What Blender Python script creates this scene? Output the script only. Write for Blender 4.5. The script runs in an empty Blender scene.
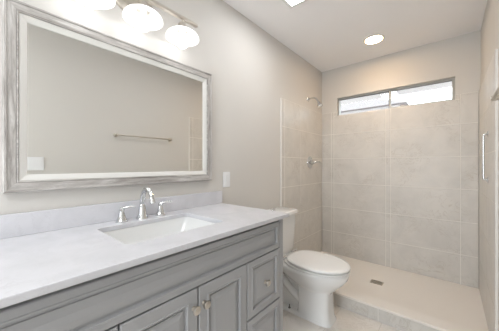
import bpy, bmesh, math, random
from mathutils import Vector, Matrix
random.seed(4)
sc = bpy.context.scene
C = sc.collection
R = math.radians
PI = math.pi

# ------------------------------------------------------------------ camera
cd = bpy.data.cameras.new('camera')
cd.sensor_width = 36.0
cd.sensor_fit = 'HORIZONTAL'
cd.lens = 236.7 * 36.0 / 499.0
cd.clip_start = 0.02
cam = bpy.data.objects.new('camera', cd)
cam.location = (1.313, 0.0, 1.2)
cam.rotation_euler = (R(90), 0, R(40.3))
C.objects.link(cam)
sc.camera = cam

# ------------------------------------------------------------------ world, lights, exposure
w = bpy.data.worlds.new('sky')
sc.world = w
w.use_nodes = True
bg = w.node_tree.nodes['Background']
bg.inputs['Color'].default_value = (0.90, 0.95, 1.0, 1)
bg.inputs['Strength'].default_value = 4.0


def area(name, loc, rot, sx, sy, power, color):
    l = bpy.data.lights.new(name, 'AREA')
    l.shape = 'RECTANGLE'
    l.size = sx
    l.size_y = sy
    l.energy = power
    l.color = color
    o = bpy.data.objects.new(name, l)
    o.location = loc
    o.rotation_euler = rot
    C.objects.link(o)
    return o


# added fill light, set in the unseen doorway behind the camera
area('doorway_daylight', (0.85, -2.34, 1.05), (R(100), 0, 0), 0.95, 1.95, 18.0, (0.90, 0.95, 1.0))
# second added fill, overhead behind the camera, brightens floor and vanity
area('ceiling_lamp_light', (0.95, -0.75, 2.42), (0, 0, 0), 0.5, 0.5, 16.0, (0.93, 0.97, 1.0))

sc.view_settings.view_transform = 'Standard'
sc.view_settings.look = 'None'
sc.view_settings.gamma = 1.0
sc.view_settings.use_curve_mapping = False
sc.view_settings.exposure = 0.1
BULB = 7.5
CAN = 70.0
CAN_BEAM = 1.6
FAN = 28.5


# ------------------------------------------------------------------ materials
def mat(name, color=(0.8, 0.8, 0.8), rough=0.5, metal=0.0, coat=0.0, spec=0.5, emit=None, estr=0.0):
    m = bpy.data.materials.new(name)
    m.use_nodes = True
    b = m.node_tree.nodes['Principled BSDF']
    b.inputs['Base Color'].default_value = (*color, 1)
    b.inputs['Roughness'].default_value = rough
    b.inputs['Metallic'].default_value = metal
    b.inputs['Coat Weight'].default_value = coat
    b.inputs['Specular IOR Level'].default_value = spec
    if emit:
        b.inputs['Emission Color'].default_value = (*emit, 1)
        b.inputs['Emission Strength'].default_value = estr
    return m


def nodes(m):
    nt = m.node_tree
    return nt, nt.nodes, nt.links, nt.nodes['Principled BSDF']


def coords(m, scale=(1, 1, 1), rot=(0, 0, 0)):
    nt, N, L, b = nodes(m)
    tc = N.new('ShaderNodeTexCoord')
    mp = N.new('ShaderNodeMapping')
    mp.inputs['Scale'].default_value = scale
    mp.inputs['Rotation'].default_value = rot
    L.new(tc.outputs['Object'], mp.inputs['Vector'])
    return mp.outputs['Vector']


def noise(m, vec, scale, detail=4, rough=0.5, dist=0.0):
    nt, N, L, b = nodes(m)
    n = N.new('ShaderNodeTexNoise')
    n.inputs['Scale'].default_value = scale
    n.inputs['Detail'].default_value = detail
    n.inputs['Roughness'].default_value = rough
    n.inputs['Distortion'].default_value = dist
    L.new(vec, n.inputs['Vector'])
    return n.outputs['Fac']


def ramp(m, fac, stops):
    nt, N, L, b = nodes(m)
    r = N.new('ShaderNodeValToRGB')
    e = r.color_ramp.elements
    while len(e) < len(stops):
        e.new(0.5)
    for k, (p, c) in enumerate(stops):
        e[k].position = p
        e[k].color = (*c, 1)
    L.new(fac, r.inputs['Fac'])
    return r.outputs['Color']


def mixc(m, a, b_, fac, mode='MIX'):
    nt, N, L, b = nodes(m)
    x = N.new('ShaderNodeMix')
    x.data_type = 'RGBA'
    x.blend_type = mode
    if isinstance(fac, float):
        x.inputs[0].default_value = fac
    else:
        L.new(fac, x.inputs[0])
    L.new(a, x.inputs[6])
    L.new(b_, x.inputs[7])
    return x.outputs[2]


def bump(m, fac, strength, dist=0.002):
    nt, N, L, b = nodes(m)
    bp = N.new('ShaderNodeBump')
    bp.inputs['Strength'].default_value = strength
    bp.inputs['Distance'].default_value = dist
    L.new(fac, bp.inputs['Height'])
    L.new(bp.outputs['Normal'], b.inputs['Normal'])


def setcol(m, col):
    nt, N, L, b = nodes(m)
    L.new(col, b.inputs['Base Color'])


def paint(name, color, rough=0.6):
    m = mat(name, color, rough, spec=0.3)
    bump(m, noise(m, coords(m), 180, 3), 0.08, 0.001)
    return m


M_wall = paint('wall_paint', (0.665, 0.645, 0.612))
M_ceil = paint('ceiling_paint', (0.94, 0.93, 0.93), 0.8)
M_white = mat('white_trim', (0.82, 0.82, 0.80), 0.4)


def marble(name, base, dark, vein, scale=1.0, rough=0.25, veinw=0.03, amount=0.6, spec=0.5):
    m = mat(name, base, rough, spec=spec)
    v = coords(m)
    cloud = ramp(m, noise(m, v, 3.2 * scale, 6, 0.6, 0.6), [(0.3, dark), (0.62, base)])
    n2 = noise(m, v, 5.0 * scale, 7, 0.62, 1.4)
    line = ramp(m, n2, [(0.5 - veinw, (0, 0, 0)), (0.5, (amount,) * 3), (0.5 + veinw, (0, 0, 0))])
    nt, N, L, b = nodes(m)
    sp = N.new('ShaderNodeRGB')
    sp.outputs[0].default_value = (*vein, 1)
    msk = noise(m, v, 2.0 * scale, 3)
    mm = ramp(m, msk, [(0.45, (0, 0, 0)), (0.62, (1, 1, 1))])
    mul = mixc(m, line, mm, 1.0, 'MULTIPLY')
    setcol(m, mixc(m, cloud, sp.outputs[0], mul))
    return m


M_tile = marble('shower_tile', (0.68, 0.655, 0.615), (0.605, 0.585, 0.55), (0.50, 0.46, 0.41), 1.8, 0.3, 0.024, 0.75, 0.3)
M_grout = mat('grout', (0.84, 0.815, 0.77), 0.8)
M_floor = marble('floor_tile', (0.84, 0.80, 0.755), (0.74, 0.70, 0.65), (0.58, 0.53, 0.47), 1.6, 0.3, 0.03, 0.6)
M_fgrout = mat('floor_grout', (0.60, 0.57, 0.52), 0.8)
M_pan = mat('cultured_marble', (0.80, 0.76, 0.71), 0.35)
M_quartz = marble('white_quartz', (0.685, 0.685, 0.72), (0.61, 0.615, 0.645), (0.58, 0.57, 0.60), 2.2, 0.2, 0.02, 0.5)
M_ceramic = mat('white_ceramic', (0.83, 0.835, 0.83), 0.12, coat=0.3)
M_seat = mat('seat_plastic', (0.85, 0.85, 0.84), 0.22)
M_cab = mat('grey_cabinet_paint', (0.395, 0.40, 0.412), 0.42)
bump(M_cab, noise(M_cab, coords(M_cab), 120, 3), 0.05, 0.001)
M_dark = mat('shadow_gap', (0.05, 0.05, 0.05), 0.8)
M_chrome = mat('chrome', (0.68, 0.69, 0.70), 0.08, 1.0)
M_nickel = mat('brushed_nickel', (0.60, 0.56, 0.50), 0.28, 1.0)
M_mirror = mat('mirror_silver', (0.93, 0.93, 0.91), 0.0, 1.0)
M_liner = mat('off_white_liner', (0.74, 0.73, 0.70), 0.45)
M_plate = mat('white_plastic', (0.84, 0.85, 0.86), 0.3)
M_alu = mat('window_aluminium', (0.45, 0.44, 0.41), 0.4, 0.5)
M_gasket = mat('window_gasket', (0.16, 0.15, 0.14), 0.6)
M_ext = mat('exterior_stucco', (0.50, 0.47, 0.46), 0.8)
M_roof = mat('exterior_roof', (0.24, 0.215, 0.21), 0.8)


def wood_dir(name, scale):
    m = mat(name, (0.5, 0.48, 0.46), 0.6)
    fine = noise(m, coords(m, scale), 1.0, 5, 0.7, 0.6)
    broad = noise(m, coords(m, tuple(s * 0.3 for s in scale)), 1.0, 5, 0.6, 1.0)
    c1 = ramp(m, broad, [(0.34, (0.37, 0.345, 0.325)), (0.5, (0.50, 0.475, 0.455)), (0.66, (0.66, 0.64, 0.62))])
    c2 = ramp(m, fine, [(0.38, (0.55, 0.54, 0.52)), (0.58, (1, 1, 1))])
    setcol(m, mixc(m, c1, c2, 0.7, 'MULTIPLY'))
    bump(m, fine, 0.3, 0.001)
    return m


M_wood_h = wood_dir('weathered_wood_rail', (90, 9, 90))
M_wood_v = wood_dir('weathered_wood_stile', (90, 90, 9))


def glass():
    m = bpy.data.materials.new('window_glass')
    m.use_nodes = True
    nt = m.node_tree
    N, L = nt.nodes, nt.links
    N.remove(N['Principled BSDF'])
    t = N.new('ShaderNodeBsdfTransparent')
    t.inputs[0].default_value = (0.93, 0.95, 0.95, 1)
    g = N.new('ShaderNodeBsdfGlossy')
    g.inputs['Roughness'].default_value = 0.0
    fr = N.new('ShaderNodeFresnel')
    fr.inputs[0].default_value = 1.45
    mx = N.new('ShaderNodeMixShader')
    L.new(fr.outputs[0], mx.inputs[0])
    L.new(t.outputs[0], mx.inputs[1])
    L.new(g.outputs[0], mx.inputs[2])
    L.new(mx.outputs[0], N['Material Output'].inputs['Surface'])
    return m


M_glass = glass()


def opal():
    m = bpy.data.materials.new('opal_glass')
    m.use_nodes = True
    nt = m.node_tree
    N, L = nt.nodes, nt.links
    b = N['Principled BSDF']
    b.inputs['Base Color'].default_value = (0.9, 0.9, 0.9, 1)
    b.inputs['Roughness'].default_value = 0.15
    tr = N.new('ShaderNodeBsdfTranslucent')
    tr.inputs[0].default_value = (0.92, 0.92, 0.92, 1)
    mx = N.new('ShaderNodeMixShader')
    mx.inputs[0].default_value = 0.75
    b.inputs['Emission Color'].default_value = (1, 1, 1, 1)
    b.inputs['Emission Strength'].default_value = 1.6
    L.new(b.outputs[0], mx.inputs[1])
    L.new(tr.outputs[0], mx.inputs[2])
    L.new(mx.outputs[0], N['Material Output'].inputs['Surface'])
    return m


M_opal = opal()
M_bulb = mat('lit_bulb', (1, 1, 1), 0.4, emit=(0.97, 0.98, 1.0), estr=BULB)
M_can = mat('warm_lit_lens', (1, 1, 1), 0.4, emit=(1.0, 0.66, 0.36), estr=CAN)
M_fan = mat('lit_panel', (1, 1, 1), 0.4, emit=(0.97, 0.98, 1.0), estr=FAN)


# ------------------------------------------------------------------ mesh helpers
def obj(name, bm, m, parent=None, bevel=0.0, smooth=False, seg=2, angle=35):
    bmesh.ops.recalc_face_normals(bm, faces=bm.faces[:])
    me = bpy.data.meshes.new(name)
    bm.to_mesh(me)
    bm.free()
    for x in (m if isinstance(m, (list, tuple)) else [m]):
        me.materials.append(x)
    o = bpy.data.objects.new(name, me)
    C.objects.link(o)
    if parent:
        o.parent = parent
    if smooth:
        for p in me.polygons:
            p.use_smooth = True
        try:
            me.set_sharp_from_angle(angle=R(angle))
        except Exception:
            pass
    if bevel:
        b = o.modifiers.new('bevel', 'BEVEL')
        b.width = bevel
        b.segments = seg
        b.limit_method = 'ANGLE'
        b.angle_limit = R(40)
    return o


def tag(o, label, cat, group=None):
    o['label'] = label
    o['category'] = cat
    if group:
        o['group'] = group
    return o


def thing(name, label, cat, loc=(0, 0, 0), group=None):
    o = bpy.data.objects.new(name, None)
    o.empty_display_size = 0.05
    C.objects.link(o)
    o.location = loc
    return tag(o, label, cat, group)


def struct(name, bm, m, parent=None, **k):
    o = obj(name, bm, m, parent, **k)
    if parent is None:
        o['kind'] = 'structure'
    return o


def box(bm, x0, x1, y0, y1, z0, z1, mi=0):
    v = [bm.verts.new((x, y, z)) for x in (x0, x1) for y in (y0, y1) for z in (z0, z1)]
    for q in ((0, 1, 3, 2), (4, 6, 7, 5), (0, 4, 5, 1), (2, 3, 7, 6), (0, 2, 6, 4), (1, 5, 7, 3)):
        f = bm.faces.new([v[i] for i in q])
        f.material_index = mi
    return bm


def bx(*a):
    return box(bmesh.new(), *a)


def loft(bm, rings, cap0=True, cap1=True, closed=True):
    vs = [[bm.verts.new(p) for p in r] for r in rings]
    n = len(vs[0])
    for a, b in zip(vs, vs[1:]):
        for i in range(n if closed else n - 1):
            j = (i + 1) % n
            bm.faces.new((a[i], a[j], b[j], b[i]))
    if cap0:
        bm.faces.new(vs[0][::-1])
    if cap1:
        bm.faces.new(vs[-1])
    return bm


def frame_of(d):
    d = Vector(d).normalized()
    up = Vector((0, 0, 1)) if abs(d.z) < 0.95 else Vector((0, 1, 0))
    a = d.cross(up).normalized()
    return a, d.cross(a).normalized(), d


def lathe(bm, prof, org, axis, n=32, cap0=True, cap1=True):
    """prof: (radius, distance along the axis)"""
    a, b, d = frame_of(axis)
    o = Vector(org)
    rings = []
    for r, h in prof:
        r = max(r, 1e-5)
        rings.append([o + d * h + (a * math.cos(2 * PI * i / n) + b * math.sin(2 * PI * i / n)) * r for i in range(n)])
    return loft(bm, rings, cap0, cap1)


def tube(bm, pts, radii, n=16):
    pts = [Vector(p) for p in pts]
    if not isinstance(radii, (list, tuple)):
        radii = [radii] * len(pts)
    rings = []
    pa = None
    for i, p in enumerate(pts):
        d = (pts[min(i + 1, len(pts) - 1)] - pts[max(i - 1, 0)]).normalized()
        if pa is None:
            a = frame_of(d)[0]
        else:
            a = (pa - d * pa.dot(d)).normalized()
        pa = a
        b = d.cross(a)
        rings.append([p + (a * math.cos(2 * PI * k / n) + b * math.sin(2 * PI * k / n)) * radii[i] for k in range(n)])
    return loft(bm, rings)


def rrect(cx, cy, hx, hy, r, n=6):
    pts = []
    for sx, sy, a0 in ((1, 1, 0), (-1, 1, 90), (-1, -1, 180), (1, -1, 270)):
        for k in range(n + 1):
            a = R(a0 + 90 * k / n)
            pts.append((cx + sx * (hx - r) + r * math.cos(a), cy + sy * (hy - r) + r * math.sin(a)))
    return pts


def bez(p0, p1, p2, p3, n=14):
    out = []
    for i in range(n + 1):
        t = i / n
        out.append(Vector(p0) * (1 - t) ** 3 + Vector(p1) * 3 * t * (1 - t) ** 2 + Vector(p2) * 3 * t * t * (1 - t) + Vector(p3) * t ** 3)
    return out


# ------------------------------------------------------------------ the room
XR = 1.527          # right wall
YF = 3.045         # far wall
YB = -2.2        # wall behind the photographer
H = 2.45
struct('floor', bx(-0.12, XR + 0.12, YB - 0.6, 2.14, -0.10, -0.003), M_fgrout)


def floor_tiles():
    bm = bmesh.new()
    tw, th, g = 0.61, 0.305, 0.0035
    row = 0
    x = 0.0
    while x < XR - 0.001:
        x1 = min(x + th, XR)
        y = YB - (0.2 if row % 2 else 0.0)
        while y < 2.03:
            y0 = max(y, YB)
            y1 = min(y + tw, 2.03)
            if y1 - y0 > 0.02:
                box(bm, x + g / 2, x1 - g / 2, y0 + g / 2, y1 - g / 2, -0.004, 0.0)
            y += tw
        x += th
        row += 1
    return bm


struct('floor_tiles', floor_tiles(), M_floor)
struct('ceiling', bx(-0.12, XR + 0.12, YB - 0.12, YF + 0.12, H, H + 0.1), M_ceil)
struct('wall_left', bx(-0.12, 0, YB - 0.12, YF + 0.12, -0.1, H), M_wall)
struct('wall_right', bx(XR, XR + 0.12, YB - 0.12, YF + 0.12, -0.1, H), M_wall)
# wall behind the photographer with its open doorway
bm = bmesh.new()
box(bm, 0, 0.38, YB - 0.12, YB, 0, H)
box(bm, 1.32, XR, YB - 0.12, YB, 0, H)
box(bm, 0.38, 1.32, YB - 0.12, YB, 2.04, H)
struct('wall_back', bm, M_wall)
bm = bmesh.new()
box(bm, 0.30, 0.39, YB, YB + 0.018, 0, 2.12)
box(bm, 1.31, 1.40, YB, YB + 0.018, 0, 2.12)
box(bm, 0.39, 1.31, YB, YB + 0.018, 2.03, 2.12)
struct('trim_1', bm, M_white)
# far wall with the window opening
WX0, WX1, WZ0, WZ1 = 0.205, 1.350, 1.836, 2.066
bm = bmesh.new()
box(bm, 0, WX0, YF, YF + 0.14, 0, H)
box(bm, WX1, XR, YF, YF + 0.14, 0, H)
box(bm, WX0, WX1, YF, YF + 0.14, 0, WZ0)
box(bm, WX0, WX1, YF, YF + 0.14, WZ1, H)
struct('wall_far', bm, M_wall)
bm = bmesh.new()
box(bm, 0, 0.012, 1.21, 2.03, 0, 0.09)
struct('baseboard_left', bm, M_white, bevel=0.003)
bm = bmesh.new()
box(bm, XR - 0.012, XR, YB, 1.995, 0, 0.09)
struct('baseboard_right', bm, M_white, bevel=0.003)

# shower surround: real tiles on a grout bed
TZ = [0.06, 0.348, 0.661, 0.974, 1.287, 1.600, 1.885]
G = 0.006


def tiled(axis, face, back, cuts, zs, skip=None):
    """axis 'x': wall runs along x and faces -y; axis 'y': wall runs along y. face/back = coordinate of front and back."""
    bm = bmesh.new()
    bed = face + (back - face) * 0.12
    for a, b in zip(cuts, cuts[1:]):
        for c, d in zip(zs, zs[1:]):
            cells = [(a, b, c, d)]
            if skip:
                cells = skip(a, b, c, d)
            for (p, q, r, s) in cells:
                for mi, (f0, g) in enumerate(((face, G / 2), (bed, 0.0))):
                    lo, hi = min(f0, back), max(f0, back)
                    if axis == 'x':
                        box(bm, p + g, q - g, lo, hi, r + g, s - g, mi)
                    else:
                        box(bm, lo, hi, p + g, q - g, r + g, s - g, mi)
    return bm


def win_skip(a, b, c, d):
    if d <= WZ0 or b <= WX0 or a >= WX1:
        return [(a, b, c, d)]
    out = [(a, b, c, WZ0)]
    if a < WX0:
        out.append((a, WX0, WZ0, d))
    if b > WX1:
        out.append((WX1, b, WZ0, d))
    return out


struct('shower_tile_far', tiled('x', YF - 0.014, YF, [0.012, 0.135, 0.168, 0.757, 0.806, 1.388, 1.512], TZ, win_skip), [M_tile, M_grout], bevel=0.0008, seg=1)
struct('shower_tile_left', tiled('y', 0.012, 0.0, [2.035, 2.095, 2.44, YF - 0.014], TZ), [M_tile, M_grout], bevel=0.0008, seg=1)
struct('shower_tile_right', tiled('y', XR - 0.012, XR, [2.0, 2.06, 2.44, YF - 0.014], TZ), [M_tile, M_grout], bevel=0.0008, seg=1)
# shower pan and curb
bm = bmesh.new()
rings = []
dx, dy = 0.765, 2.57
box(bm, 0.0, XR, 2.14, YF, -0.1, 0.03)
outer = [(0.012, 2.14), (XR - 0.012, 2.14), (XR - 0.012, YF - 0.014), (0.012, YF - 0.014)]
inner = [(dx - 0.055, dy - 0.04), (dx + 0.055, dy - 0.04), (dx + 0.055, dy + 0.04), (dx - 0.055, dy + 0.04)]
loft(bm, [[(x, y, 0.03) for x, y in outer], [(x, y, 0.063) for x, y in outer], [(x, y, 0.055) for x, y in inner]], False, True)
struct('shower_pan', bm, M_pan)
bm = bmesh.new()
cuts = [0.0, 0.28, 0.89, 1.50, XR]
for a, b in zip(cuts, cuts[1:]):
    box(bm, a + 0.0015, b - 0.0015, 2.03, 2.05, 0.0, 0.098, 0)
box(bm, 0.0, XR, 2.032, 2.14, -0.05, 0.098, 1)
struct('shower_curb', bm, [M_tile, M_grout])
struct('trim_2', bx(0.012, XR - 0.013, 2.022, 2.15, 0.098, 0.116), M_pan, bevel=0.005, seg=3)

# ------------------------------------------------------------------ window: two panes in an aluminium slider frame
wy = YF + 0.035
bm = bmesh.new()
fw = 0.013
box(bm, WX0, WX1, wy, wy + 0.06, WZ0, WZ0 + 0.012)
box(bm, WX0, WX1, wy, wy + 0.06, WZ1 - fw, WZ1)
box(bm, WX0, WX0 + fw, wy, wy + 0.06, WZ0 + 0.012, WZ1 - fw)
box(bm, WX1 - fw, WX1, wy, wy + 0.06, WZ0 + 0.012, WZ1 - fw)
win = struct('window_1', bm, M_alu, bevel=0.002)
mid = 0.787
bm = bmesh.new()
box(bm, mid - 0.004, mid + 0.014, wy + 0.004, wy + 0.028, WZ0 + 0.012, WZ1 - fw)
box(bm, WX1 - fw - 0.011, WX1 - fw, wy + 0.004, wy + 0.028, WZ0 + 0.012, WZ1 - fw)
box(bm, mid + 0.014, WX1 - fw - 0.011, wy + 0.004, wy + 0.028, WZ0 + 0.012, WZ0 + 0.022)
box(bm, mid + 0.014, WX1 - fw - 0.011, wy + 0.004, wy + 0.028, WZ1 - fw - 0.009, WZ1 - fw)
obj('sash', bm, M_alu, win, bevel=0.002)
bm = bmesh.new()
box(bm, mid - 0.014, mid - 0.002, wy + 0.03, wy + 0.05, WZ0 + 0.012, WZ1 - fw)
box(bm, WX0 + fw, mid - 0.014, wy + 0.03, wy + 0.05, WZ1 - fw - 0.006, WZ1 - fw)
box(bm, mid + 0.014, WX1 - fw - 0.011, wy + 0.004, wy + 0.026, WZ1 - fw - 0.013, WZ1 - fw - 0.009)
obj('gasket', bm, M_gasket, win)
obj('pane', bx(mid + 0.014, WX1 - fw - 0.011, wy + 0.014, wy + 0.018, WZ0 + 0.022, WZ1 - fw - 0.013), M_glass, win)
obj('pane', bx(WX0 + fw, mid - 0.014, wy + 0.038, wy + 0.042, WZ0 + 0.012, WZ1 - fw - 0.006), M_glass, win)
# outside: the eave of the roof above the window and a neighbouring roof
bm = bmesh.new()
box(bm, -1.5, 3.2, YF + 0.14, YF + 0.75, 2.16, 2.22)
struct('roof_eave', bm, M_ext)
struct('ground', bx(-30, 30, YF + 0.14, 60, -0.3, -0.1), M_ext)  # out of view, added to block sky light from below the eave
nb = thing('neighbouring_house', 'pale neighbouring house with low roof seen through the window', 'house', (-3.2, 15.0, 0))
bm = bmesh.new()
box(bm, -3.5, 2.4, 0, 5, 0, 4.55)
obj('wall', bm, M_ext, nb)
bm = bmesh.new()
loft(bm, [[(-3.9, -0.4, 4.5), (2.8, -0.4, 4.5), (2.8, 5.4, 4.5), (-3.9, 5.4, 4.5)], [(-2.0, 2.4, 5.6), (0.9, 2.4, 5.6), (0.9, 2.6, 5.6), (-2.0, 2.6, 5.6)]])
obj('roof', bm, M_roof, nb)

# ------------------------------------------------------------------ vanity cabinet
CY = 0.585
V0, V1 = -0.105, 1.195
van = thing('vanity_cabinet', 'grey painted vanity cabinet with raised panel doors and drawers under the white countertop', 'vanity cabinet', (0.0, CY, 0))


def vl(bm):
    bmesh.ops.translate(bm, verts=bm.verts[:], vec=(0, -CY, 0))
    return bm


bm = bmesh.new()
box(bm, 0.003, 0.540, V0, V0 + 0.018, 0.0, 0.888)
box(bm, 0.003, 0.540, V1 - 0.018, V1, 0.0, 0.888)
box(bm, 0.003, 0.020, V0 + 0.018, V1 - 0.018, 0.09, 0.888)
box(bm, 0.020, 0.525, V0 + 0.018, V1 - 0.018, 0.09, 0.108)
box(bm, 0.47, 0.485, V0 + 0.018, V1 - 0.018, 0.0, 0.09)
obj('carcass', vl(bm), M_cab, van, bevel=0.0015)
# face frame: stiles and rails behind the overlay fronts
bm = bmesh.new()
for a, b in ((V0, -0.045), (0.268, 0.306), (0.568, 0.588), (0.862, 0.884), (1.150, V1)):
    box(bm, 0.525, 0.543, a, b, 0.0, 0.888)
for c, d in ((0.062, 0.108), (0.428, 0.446), (0.718, 0.740), (0.866, 0.888)):
    box(bm, 0.5255, 0.5425, V0 + 0.004, V1 - 0.004, c, d)
obj('face_frame', vl(bm), M_cab, van)
# right-hand end stile stands flush with the fronts
bm = bx(0.543, 0.560, 1.1585, V1, 0.0, 0.888)
obj('stile', vl(bm), M_cab, van, bevel=0.003)
bm = bx(0.543, 0.560, V0, -0.0635, 0.0, 0.888)
obj('stile', vl(bm), M_cab, van, bevel=0.003)


def panel_front(y0, y1, z0, z1, frame=0.045, x=0.5435):
    t = 0.0185
    prof = [(0.0, 0.0), (0.0, t - 0.003), (0.003, t), (frame - 0.008, t), (frame - 0.005, t + 0.003), (frame - 0.001, t + 0.002),
            (frame + 0.002, t - 0.011), (frame + 0.010, t - 0.011), (frame + 0.012, t - 0.007), (frame + 0.034, t - 0.0005), (frame + 0.036, t - 0.0005)]
    lim = min(y1 - y0, z1 - z0) / 2 - 0.004
    rings = []
    for ins, h in prof:
        ins = min(ins, lim)
        rings.append([(x + h, y0 + ins, z0 + ins), (x + h, y1 - ins, z0 + ins), (x + h, y1 - ins, z1 - ins), (x + h, y0 + ins, z1 - ins)])
    bm = bmesh.new()
    loft(bm, rings)
    return vl(bm)


def knob(y, z, parent):
    bm = bmesh.new()
    lathe(bm, [(0.009, 0), (0.009, 0.003), (0.0055, 0.006), (0.005, 0.014), (0.0085, 0.017), (0.0155, 0.020), (0.0165, 0.024), (0.015, 0.028), (0.009, 0.031), (0.001, 0.032)],
          (0.5615, y - CY, z), (1, 0, 0), 24)
    return obj('knob', bm, M_nickel, parent, smooth=True)


obj('false_front', panel_front(-0.060, 1.155, 0.728, 0.878, 0.030), M_cab, van)
d1 = obj('door', panel_front(0.2895, 0.5745, 0.085, 0.722, 0.050), M_cab, van)
knob(0.553, 0.652, d1)
d2 = obj('door', panel_front(0.5805, 0.8665, 0.085, 0.722, 0.050), M_cab, van)
knob(0.602, 0.652, d2)
for (a, b) in ((-0.060, 0.283), (0.873, 1.155)):
    for (c, d) in ((0.442, 0.722), (0.085, 0.435)):
        dr = obj('drawer', panel_front(a, b, c, d, 0.038), M_cab, van)
        knob((a + b) / 2, (c + d) / 2, dr)

# ------------------------------------------------------------------ countertop with sink cut-out
SX0, SX1, SY0, SY1 = 0.128, 0.452, 0.358, 0.822
ct = thing('countertop', 'white veined quartz countertop lying on the grey vanity', 'countertop', (0, CY, 0.9))


def plate_hole(outer, inner, z0, z1):
    bm = bmesh.new()
    es = []
    for loop in (outer, inner):
        vs = [bm.verts.new((x, y, z0)) for x, y in loop]
        for i in range(len(vs)):
            es.append(bm.edges.new((vs[i], vs[(i + 1) % len(vs)])))
    r = bmesh.ops.triangle_fill(bm, use_beauty=True, use_dissolve=False, edges=es)
    fs = [f for f in bm.faces]
    ex = bmesh.ops.extrude_face_region(bm, geom=fs)
    bmesh.ops.translate(bm, verts=[v for v in ex['geom'] if isinstance(v, bmesh.types.BMVert)], vec=(0, 0, z1 - z0))
    return bm


scx, scy = (SX0 + SX1) / 2, (SY0 + SY1) / 2
shx, shy = (SX1 - SX0) / 2, (SY1 - SY0) / 2
bm = plate_hole([(0.002, -0.115), (0.597, -0.115), (0.597, 1.207), (0.002, 1.207)], rrect(scx, scy, shx, shy, 0.022), 0.9, 0.922)
bmesh.ops.translate(bm, verts=bm.verts[:], vec=(0, -CY, -0.9))
obj('slab', bm, M_quartz, ct, bevel=0.003)
bm = bx(0.002, 0.021, -0.115, 1.213, 0.922, 1.012)
bmesh.ops.translate(bm, verts=bm.verts[:], vec=(0, -CY, -0.9))
bsp = obj('backsplash', bm, M_quartz, bevel=0.002)
bsp.location = (0, CY, 0.9)
tag(bsp, 'white quartz backsplash strip along the wall behind the faucet', 'backsplash')

# ------------------------------------------------------------------ undermount sink
sk = thing('sink', 'white rectangular undermount sink set in the quartz countertop', 'sink', (scx, scy, 0.75))


def ring(hx, hy, r, z, ox=0.0):
    return [(x + ox, y, z - 0.75) for x, y in rrect(0, 0, hx, hy, r)]


bm = bmesh.new()
loft(bm, [ring(shx + 0.02, shy + 0.02, 0.03, 0.8995), ring(shx + 0.003, shy + 0.003, 0.024, 0.8995), ring(shx + 0.001, shy - 0.001, 0.03, 0.885), ring(shx - 0.012, shy - 0.045, 0.035, 0.79),
          ring(shx - 0.022, shy - 0.06, 0.035, 0.772), ring(shx - 0.04, shy - 0.08, 0.035, 0.766), ring(0.03, 0.03, 0.028, 0.760),
          ring(0.024, 0.024, 0.0239, 0.758), ring(0.024, 0.024, 0.0239, 0.745), ring(0.035, 0.035, 0.033, 0.745), ring(shx - 0.03, shy - 0.065, 0.035, 0.755),
          ring(shx - 0.008, shy - 0.045, 0.035, 0.772), ring(shx + 0.008, shy + 0.008, 0.03, 0.885), ring(shx + 0.02, shy + 0.02, 0.03, 0.892)], False, False)
bm.verts.ensure_lookup_table()
n = len(rrect(0, 0, 1, 1, 0.1))
nv = len(bm.verts)
for i in range(n):
    j = (i + 1) % n
    bm.faces.new((bm.verts[i], bm.verts[nv - n + i], bm.verts[nv - n + j], bm.verts[j]))
obj('basin', bm, M_ceramic, sk, smooth=True, angle=60)
bm = bmesh.new()
lathe(bm, [(0.0235, 0), (0.0235, 0.012), (0.029, 0.012), (0.029, 0.0145), (0.020, 0.016), (0.019, 0.013), (0.016, 0.013), (0.014, 0.019), (0.001, 0.021)], (0, 0, -0.003), (0, 0, 1), 28)
obj('drain', bm, M_chrome, sk, smooth=True)

# ------------------------------------------------------------------ widespread faucet
fx = 0.078
fc = thing('faucet', 'chrome widespread faucet with arched spout and two lever handles behind the sink', 'faucet', (fx, CY, 0.922))
bm = bmesh.new()
lathe(bm, [(0.029, 0), (0.029, 0.005), (0.0255, 0.010), (0.0205, 0.030), (0.0165, 0.060), (0.0135, 0.075)], (0, 0, 0), (0, 0, 1), 28)
pts = [(0, 0, 0.07)] + bez((0, 0, 0.078), (0.000, 0, 0.175), (0.088, 0, 0.185), (0.108, 0, 0.098), 18)
tube(bm, pts, [0.0135] + [0.0135 - 0.0022 * i / 18 for i in range(19)], 20)
lathe(bm, [(0.0125, 0), (0.0138, 0.003), (0.0138, 0.016), (0.011, 0.018)], (0.1055, 0, 0.108), (0.22, 0, -0.97), 24)
obj('spout', bm, M_chrome, fc, smooth=True)
for s in (-1, 1):
    bm = bmesh.new()
    lathe(bm, [(0.028, 0), (0.028, 0.004), (0.0245, 0.008), (0.0175, 0.026), (0.0120, 0.046), (0.0105, 0.052), (0.0125, 0.056), (0.0125, 0.066), (0.007, 0.072), (0.001, 0.073)], (0, s * 0.102, 0), (0, 0, 1), 28)
    hb = obj('handle', bm, M_chrome, fc, smooth=True)
    bm = bmesh.new()
    y0 = s * 0.102
    tube(bm, [(0.0, y0, 0.066), (0.012, y0 + 0.014 * 1, 0.070), (0.022, y0 + 0.032, 0.0735), (0.030, y0 + 0.052, 0.0715)], [0.0075, 0.0065, 0.0055, 0.0045], 14)
    obj('lever', bm, M_chrome, hb, smooth=True)

# ------------------------------------------------------------------ mirror
MY0, MY1, MZ0, MZ1 = 0.079, 1.107, 1.095, 1.845
mcy, mcz = (MY0 + MY1) / 2, (MZ0 + MZ1) / 2
mir = thing('wall_mirror', 'large rectangular mirror in a weathered grey wood frame above the vanity', 'mirror', (0, mcy, MZ0))


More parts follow.
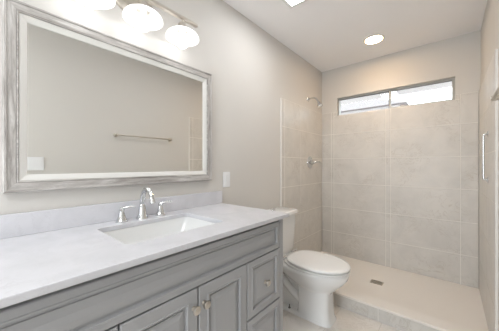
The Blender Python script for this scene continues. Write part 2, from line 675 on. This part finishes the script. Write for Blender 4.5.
def rail(y0, y1, z0, z1, prof, which):
    """one mitred side of a frame; prof = (inset, x) points across the side; returns mesh in mirror space"""
    bm = bmesh.new()
    e0, e1 = [], []
    for ins, x in prof:
        a = [(y0 + ins, z0 + ins), (y1 - ins, z0 + ins), (y1 - ins, z1 - ins), (y0 + ins, z1 - ins)]
        p, q = a[which], a[(which + 1) % 4]
        e0.append((x, p[0] - mcy, p[1] - MZ0))
        e1.append((x, q[0] - mcy, q[1] - MZ0))
    return loft(bm, [e0, e1])


prof_wood = [(0.0, 0.002), (0.0, 0.026), (0.003, 0.030), (0.009, 0.030), (0.011, 0.026), (0.036, 0.024), (0.038, 0.022), (0.038, 0.002)]
prof_lip = [(0.038, 0.002), (0.038, 0.0245), (0.0405, 0.0265), (0.043, 0.0245), (0.043, 0.002)]
prof_liner = [(0.043, 0.002), (0.043, 0.020), (0.046, 0.0215), (0.066, 0.0145), (0.069, 0.0125), (0.069, 0.002)]
for k in range(4):
    obj('frame_rail' if k % 2 == 0 else 'frame_stile', rail(MY0, MY1, MZ0, MZ1, prof_wood, k), M_wood_h if k % 2 == 0 else M_wood_v, mir)
for nm, pr, mm in (('bead', prof_lip, M_wood_h), ('liner', prof_liner, M_liner)):
    bm = bmesh.new()
    for k in range(4):
        b2 = rail(MY0, MY1, MZ0, MZ1, pr, k)
        me = bpy.data.meshes.new('t')
        b2.to_mesh(me)
        b2.free()
        bm.from_mesh(me)
        bpy.data.meshes.remove(me)
    obj(nm, bm, mm, mir)
bm = bx(0.003, 0.0095, MY0 + 0.062, MY1 - 0.062, MZ0 + 0.062, MZ1 - 0.062)
bmesh.ops.translate(bm, verts=bm.verts[:], vec=(0, -mcy, -MZ0))
obj('mirror_glass', bm, M_mirror, mir)

# ------------------------------------------------------------------ vanity light
vlt = thing('vanity_light', 'brushed nickel bar light with three lit opal glass shades above the mirror', 'wall light', (0, 0.570, 2.112))
bm = bmesh.new()
loft(bm, [[(x, (hy + g) * math.cos(2 * PI * i / 48), -0.030 + (hz + g) * math.sin(2 * PI * i / 48)) for i in range(48)]
          for x, hy, hz, g in ((0.002, 0.11, 0.075, 0), (0.012, 0.11, 0.075, 0), (0.018, 0.11, 0.075, -0.006), (0.020, 0.11, 0.075, -0.018), (0.026, 0.11, 0.075, -0.024), (0.028, 0.11, 0.075, -0.04))])
obj('backplate', bm, M_nickel, vlt, smooth=True, angle=50)
BZ = -0.052
bm = bx(0.108, 0.130, -0.336, 0.336, BZ - 0.008, BZ + 0.010)
obj('bar', bm, M_nickel, vlt, bevel=0.003)
for s in (-1, 1):
    bm = bmesh.new()
    tube(bm, bez((0.02, s * 0.045, -0.03), (0.07, s * 0.05, -0.02), (0.085, s * 0.06, BZ), (0.112, s * 0.06, BZ), 10), 0.007, 14)
    obj('arm', bm, M_nickel, vlt, smooth=True)
for k in (-1, 0, 1):
    y = k * 0.232
    bm = bmesh.new()
    lathe(bm, [(0.006, 0), (0.006, 0.016), (0.016, 0.020), (0.024, 0.028), (0.029, 0.050), (0.032, 0.066), (0.032, 0.070), (0.026, 0.071)], (0.12, y, BZ - 0.006), (0, 0, -1), 28)
    obj('socket', bm, M_nickel, vlt, smooth=True)
    z0 = BZ - 0.070
    outer = [(0.028, 0.0), (0.045, 0.003), (0.066, 0.011), (0.082, 0.022), (0.091, 0.034), (0.095, 0.046), (0.0945, 0.050)]
    inner = [(r - 0.004, h) for r, h in outer[::-1]]
    bm = bmesh.new()
    lathe(bm, outer + inner, (0.12, y, z0), (0, 0, -1), 44, False, False)
    shd = obj('lamp_shade', bm, M_opal, vlt, smooth=True, angle=70)
    bm = bmesh.new()
    lathe(bm, [(0.013, 0.002), (0.013, 0.024), (0.017, 0.032), (0.026, 0.046), (0.032, 0.062), (0.032, 0.076), (0.026, 0.092), (0.014, 0.103), (0.001, 0.105)], (0.12, y, z0), (0, 0, -1), 28)
    obj('bulb', bm, M_bulb, shd, smooth=True)


# ------------------------------------------------------------------ wall plates, towel bar
ou = thing('wall_outlet', 'white outlet plate on the left wall between mirror and toilet', 'outlet', (0, 1.272, 1.093))
obj('plate', bx(0.0005, 0.006, -0.036, 0.036, -0.058, 0.058), M_plate, ou, bevel=0.002)
bm = bx(0.006, 0.0085, -0.0165, 0.0165, -0.033, 0.033)
ins = obj('receptacle', bm, M_plate, ou, bevel=0.001)
sw = thing('light_switch', 'white double switch plate on the right wall seen in the mirror', 'light switch', (XR, 0.372, 1.216))
obj('plate', bx(-0.006, -0.0005, -0.060, 0.060, -0.060, 0.060), M_plate, sw, bevel=0.002)
for s in (-1, 1):
    bm = bmesh.new()
    loft(bm, [[(-0.006, s * 0.024 - 0.0165, -0.033), (-0.006, s * 0.024 + 0.0165, -0.033), (-0.006, s * 0.024 + 0.0165, 0.033), (-0.006, s * 0.024 - 0.0165, 0.033)],
              [(-0.0075, s * 0.024 - 0.016, -0.0325), (-0.0075, s * 0.024 + 0.016, -0.0325), (-0.0105, s * 0.024 + 0.016, 0.0325), (-0.0105, s * 0.024 - 0.016, 0.0325)]])
    obj('rocker', bm, M_plate, sw)
tb = thing('towel_bar', 'brushed nickel towel bar on the right wall, shown whole in the mirror', 'towel bar', (XR, 1.365, 1.537))
bm = bmesh.new()
tube(bm, [(-0.050, -0.33, 0), (-0.050, 0.33, 0)], 0.008, 16)
obj('bar', bm, M_nickel, tb, smooth=True)
for s in (-1, 1):
    bm = bmesh.new()
    lathe(bm, [(0.024, 0.0005), (0.024, 0.006), (0.014, 0.010), (0.011, 0.024), (0.013, 0.038), (0.014, 0.050), (0.012, 0.059), (0.001, 0.062)], (0, s * 0.33, 0), (-1, 0, 0), 24)
    obj('post', bm, M_nickel, tb, smooth=True)
# ------------------------------------------------------------------ shower fittings
sh = thing('shower_sprayer', 'chrome shower head on a curved arm high on the left shower wall', 'shower head', (0, 2.645, 2.0))
bm = bmesh.new()
lathe(bm, [(0.030, 0.0005), (0.029, 0.004), (0.018, 0.012), (0.011, 0.015)], (0, 0, 0), (1, 0, 0), 28)
obj('flange', bm, M_chrome, sh, smooth=True)
bm = bmesh.new()
tube(bm, bez((0.01, 0, 0), (0.075, 0, 0.018), (0.105, 0, 0.0), (0.128, 0, -0.052), 14), 0.0095, 16)
obj('arm', bm, M_chrome, sh, smooth=True)
bm = bmesh.new()
lathe(bm, [(0.012, -0.004), (0.015, 0.004), (0.015, 0.014), (0.012, 0.018), (0.020, 0.028), (0.032, 0.046), (0.036, 0.056), (0.034, 0.062), (0.030, 0.060), (0.001, 0.060)], (0.128, 0, -0.052), (0.38, 0, -0.92), 28)
obj('shower_head', bm, M_chrome, sh, smooth=True)
sv = thing('shower_valve', 'round chrome shower valve with lever handle below the shower head', 'shower valve', (0.012, 2.67, 1.237))
bm = bmesh.new()
lathe(bm, [(0.076, 0.0005), (0.075, 0.004), (0.066, 0.009), (0.030, 0.012), (0.026, 0.014), (0.024, 0.050), (0.020, 0.054), (0.001, 0.055)], (0, 0, 0), (1, 0, 0), 36)
obj('escutcheon', bm, M_chrome, sv, smooth=True)
bm = bmesh.new()
tube(bm, [(0.040, 0, 0), (0.060, 0.0, 0.0), (0.085, 0.025, 0.003), (0.105, 0.06, 0.006)], [0.018, 0.014, 0.009, 0.007], 16)
obj('lever', bm, M_chrome, sv, smooth=True)
gb = thing('grab_bar', 'short vertical chrome grab bar on the right shower wall', 'grab bar', (XR - 0.012, 2.34, 1.10))
bm = bmesh.new()
pts = [(0, 0, 0.0), (-0.008, 0, 0.0)] + bez((-0.010, 0, 0.0), (-0.020, 0, 0.0), (-0.024, 0, 0.004), (-0.024, 0, 0.022), 6) + bez((-0.024, 0, 0.298), (-0.024, 0, 0.316), (-0.020, 0, 0.32), (-0.010, 0, 0.32), 6) + [(-0.008, 0, 0.32), (0, 0, 0.32)]
tube(bm, pts, 0.007, 16)
obj('bar', bm, M_chrome, gb, smooth=True)
for z in (0.0, 0.32):
    bm = bmesh.new()
    lathe(bm, [(0.022, 0.0005), (0.021, 0.004), (0.012, 0.008), (0.010, 0.009)], (0, 0, z), (-1, 0, 0), 24)
    obj('flange', bm, M_chrome, gb, smooth=True)
dr = thing('shower_drain', 'rectangular metal drain grate in the cream shower pan', 'drain', (dx, dy, 0.055))
obj('frame', plate_hole([(-0.054, -0.039), (0.054, -0.039), (0.054, 0.039), (-0.054, 0.039)], [(-0.046, -0.031), (0.046, -0.031), (0.046, 0.031), (-0.046, 0.031)], 0.0, 0.005), M_nickel, dr)
bm = bmesh.new()
for i in range(9):
    x = -0.042 + i * 0.0105
    box(bm, x - 0.003, x + 0.003, -0.031, 0.031, 0.0, 0.004)
for y in (-0.012, 0.012):
    box(bm, -0.046, 0.046, y - 0.002, y + 0.002, 0.0005, 0.0035)
obj('grate', bm, M_nickel, dr)
obj('sump', bx(-0.046, 0.046, -0.031, 0.031, 0.0001, 0.0006), M_dark, dr)  # flat dark sheet, paints the shade below the grate

# ------------------------------------------------------------------ ceiling fixtures
cl = thing('recessed_light', 'round lit recessed ceiling light above the shower', 'ceiling light', (0.735, 2.587, H))
bm = bmesh.new()
lathe(bm, [(0.098, 0.0), (0.098, 0.003), (0.090, 0.009), (0.076, 0.006), (0.074, 0.0)], (0, 0, 0), (0, 0, -1), 40, False, False)
obj('trim_ring', bm, M_white, cl, smooth=True)
bm = bmesh.new()
lathe(bm, [(0.075, 0.0), (0.075, 0.004), (0.001, 0.005)], (0, 0, 0), (0, 0, -1), 36)
obj('lens', bm, M_can, cl)
beam = bpy.data.lights.new('recessed_light_beam', 'AREA')
beam.shape = 'DISK'
beam.size = 0.14
beam.energy = CAN_BEAM
beam.color = (1.0, 0.92, 0.82)
beam.spread = R(125)
bo = bpy.data.objects.new('recessed_light_beam', beam)
bo.location = (0, 0, -0.012)
bo.parent = cl
C.objects.link(bo)
fl = thing('ceiling_fan_light', 'square lit ceiling panel light above the toilet', 'ceiling light', (0.50, 1.487, H))
bm = plate_hole([(-0.15, -0.15), (0.15, -0.15), (0.15, 0.15), (-0.15, 0.15)], [(-0.125, -0.125), (0.125, -0.125), (0.125, 0.125), (-0.125, 0.125)], -0.014, 0.0)
obj('frame', bm, M_white, fl, bevel=0.003)
obj('light_panel', bx(-0.125, 0.125, -0.125, 0.125, -0.010, -0.002), M_fan, fl)

# ------------------------------------------------------------------ toilet
TY = 1.787
to = thing('toilet', 'white two-piece toilet with closed lid beside the grey vanity', 'toilet', (0, TY, 0))


def sup(cx, hx, hy, z, e=2.5, n=40, egg=0.0):
    """superellipse ring; egg > 0 narrows the front (+x) end"""
    out = []
    for i in range(n):
        t = 2 * PI * i / n
        c, s = math.cos(t), math.sin(t)
        x = math.copysign(abs(c) ** (2 / e), c)
        y = math.copysign(abs(s) ** (2 / e), s)
        k = 1 - egg * max(0, x) ** 2
        out.append((cx + hx * x, hy * y * k, z))
    return out


# tank
bm = bmesh.new()
loft(bm, [[(x, y, z) for x, y in rrect(cx, 0, hx, hy, r)] for cx, hx, hy, r, z in
          ((0.112, 0.060, 0.150, 0.03, 0.385), (0.112, 0.078, 0.178, 0.03, 0.400), (0.113, 0.084, 0.188, 0.03, 0.45), (0.114, 0.091, 0.200, 0.03, 0.66), (0.114, 0.092, 0.203, 0.03, 0.757))])
tank = obj('tank', bm, M_ceramic, to, smooth=True, angle=50)
# lid: gently bowed front
def lidring(z, g):
    pts = []
    for x, y in rrect(0.120, 0, 0.106 + g, 0.213 + g, 0.035, 8):
        if x > 0.12:
            x += 0.012 * (1 - (y / 0.213) ** 2)
        pts.append((x, y, z))
    return pts


bm = bmesh.new()
loft(bm, [lidring(0.757, -0.006), lidring(0.760, 0.0), lidring(0.783, 0.0), lidring(0.789, -0.003), lidring(0.792, -0.012)])
obj('tank_lid', bm, M_ceramic, to, smooth=True, angle=50)
bm = bmesh.new()
loft(bm, [[(0.085 + 0.020 * math.cos(2 * PI * i / 28), 0.000 + 0.032 * math.sin(2 * PI * i / 28), z) for i in range(28)] for z in (0.7915, 0.7965)])
obj('flush_button', bm, M_chrome, to, bevel=0.002)
# bowl and pedestal: one lofted ceramic body
bm = bmesh.new()
n = 48
secs = [  # cx, hx, hy, z, exponent, egg
    (0.490, 0.110, 0.066, 0.120, 3.0, 0.05),
    (0.488, 0.122, 0.076, 0.200, 2.8, 0.05),
    (0.482, 0.145, 0.092, 0.235, 2.6, 0.06),
    (0.470, 0.195, 0.120, 0.270, 2.5, 0.08),
    (0.455, 0.250, 0.150, 0.310, 2.4, 0.10),
    (0.448, 0.288, 0.172, 0.348, 2.35, 0.13),
    (0.446, 0.299, 0.182, 0.374, 2.3, 0.15),
    (0.446, 0.301, 0.186, 0.384, 2.3, 0.16),
    (0.446, 0.301, 0.186, 0.397, 2.3, 0.16),
    (0.446, 0.294, 0.179, 0.405, 2.3, 0.16),
]
loft(bm, [sup(cx, hx, hy, z, e, n, g) for cx, hx, hy, z, e, g in secs])
# boxy front pedestal
loft(bm, [sup(cx, hx, hy, z, 5.5, n, 0.10) for cx, hx, hy, z in
          ((0.495, 0.144, 0.100, 0.0), (0.495, 0.142, 0.098, 0.012), (0.494, 0.131, 0.089, 0.035), (0.492, 0.126, 0.086, 0.10), (0.490, 0.126, 0.086, 0.20), (0.485, 0.13, 0.086, 0.25))])
# rear web, foot flange and the deck under the tank
loft(bm, [[(x, y, z) for x, y in rrect(0.27, 0, 0.17, 0.045, 0.03)] for z in (0.0, 0.36)])
loft(bm, [[(x, y, z) for x, y in rrect(0.36, 0, 0.25 - g, 0.100 - g, 0.05)] for z, g in ((0.0, 0.0), (0.014, 0.001), (0.022, 0.008), (0.026, 0.02))])
loft(bm, [[(x, y, z) for x, y in rrect(0.17, 0, 0.13, hy, 0.03)] for z, hy in ((0.27, 0.05), (0.31, 0.10), (0.35, 0.15), (0.385, 0.165), (0.398, 0.16))])
bowl = obj('bowl', bm, M_ceramic, to, smooth=True, angle=60)
# trapway relief on both flanks
for s in (-1, 1):
    bm = bmesh.new()
    y = s * 0.045
    tube(bm, bez((0.17, y, 0.33), (0.22, y, 0.20), (0.27, y, 0.20), (0.40, y, 0.10), 12), [0.030, 0.032, 0.034, 0.035, 0.036, 0.036, 0.036, 0.036, 0.036, 0.036, 0.036, 0.034, 0.028], 18)
    obj('trapway', bm, M_ceramic, to, smooth=True)
    bm = bmesh.new()
    lathe(bm, [(0.010, 0), (0.010, 0.004), (0.0040, 0.005), (0.0040, 0.030), (0.001, 0.031)], (0.300, s * 0.082, 0.025), (0, 0, 1), 12)
    obj('bolt', bm, M_gasket, to)


def seatring(z, g, x0=0.243, x1=0.756, hy=0.190):
    cx, hx = (x0 + x1) / 2, (x1 - x0) / 2
    out = []
    for i in range(48):
        t = 2 * PI * i / 48
        c, s = math.cos(t), math.sin(t)
        e = 2.2 if c > 0 else 2.9
        x = math.copysign(abs(c) ** (2 / e), c)
        y = math.copysign(abs(s) ** (2 / e), s)
        k = 1 - 0.10 * max(0, x) ** 2 - 0.10 * max(0, -x) ** 2
        out.append((cx + (hx + g) * x, (hy + g) * y * k, z))
    return out


bm = bmesh.new()
loft(bm, [seatring(0.4075, -0.006), seatring(0.411, 0.0), seatring(0.419, 0.0), seatring(0.423, -0.008)])
obj('seat', bm, M_seat, to, smooth=True, angle=50)
bm = bmesh.new()
loft(bm, [seatring(z, g, 0.268) for z, g in ((0.4285, -0.010), (0.432, -0.001), (0.440, 0.0), (0.447, -0.006), (0.451, -0.03), (0.4535, -0.10))])
obj('lid', bm, M_seat, to, smooth=True, angle=50)
bm = bmesh.new()
loft(bm, [[(x, y, z) for x, y in rrect(0.40, 0, 0.12, 0.08, 0.03)] for z in (0.4235, 0.4280)])
obj('seat_bumper', bm, M_seat, to)
for s in (-1, 1):
    bm = bmesh.new()
    tube(bm, [(0.238, s * 0.060, 0.436), (0.238, s * 0.140, 0.436)], 0.010, 14)
    box(bm, 0.226, 0.272, s * 0.10 - 0.022, s * 0.10 + 0.022, 0.4235, 0.434)
    obj('hinge', bm, M_chrome, to, bevel=0.001)
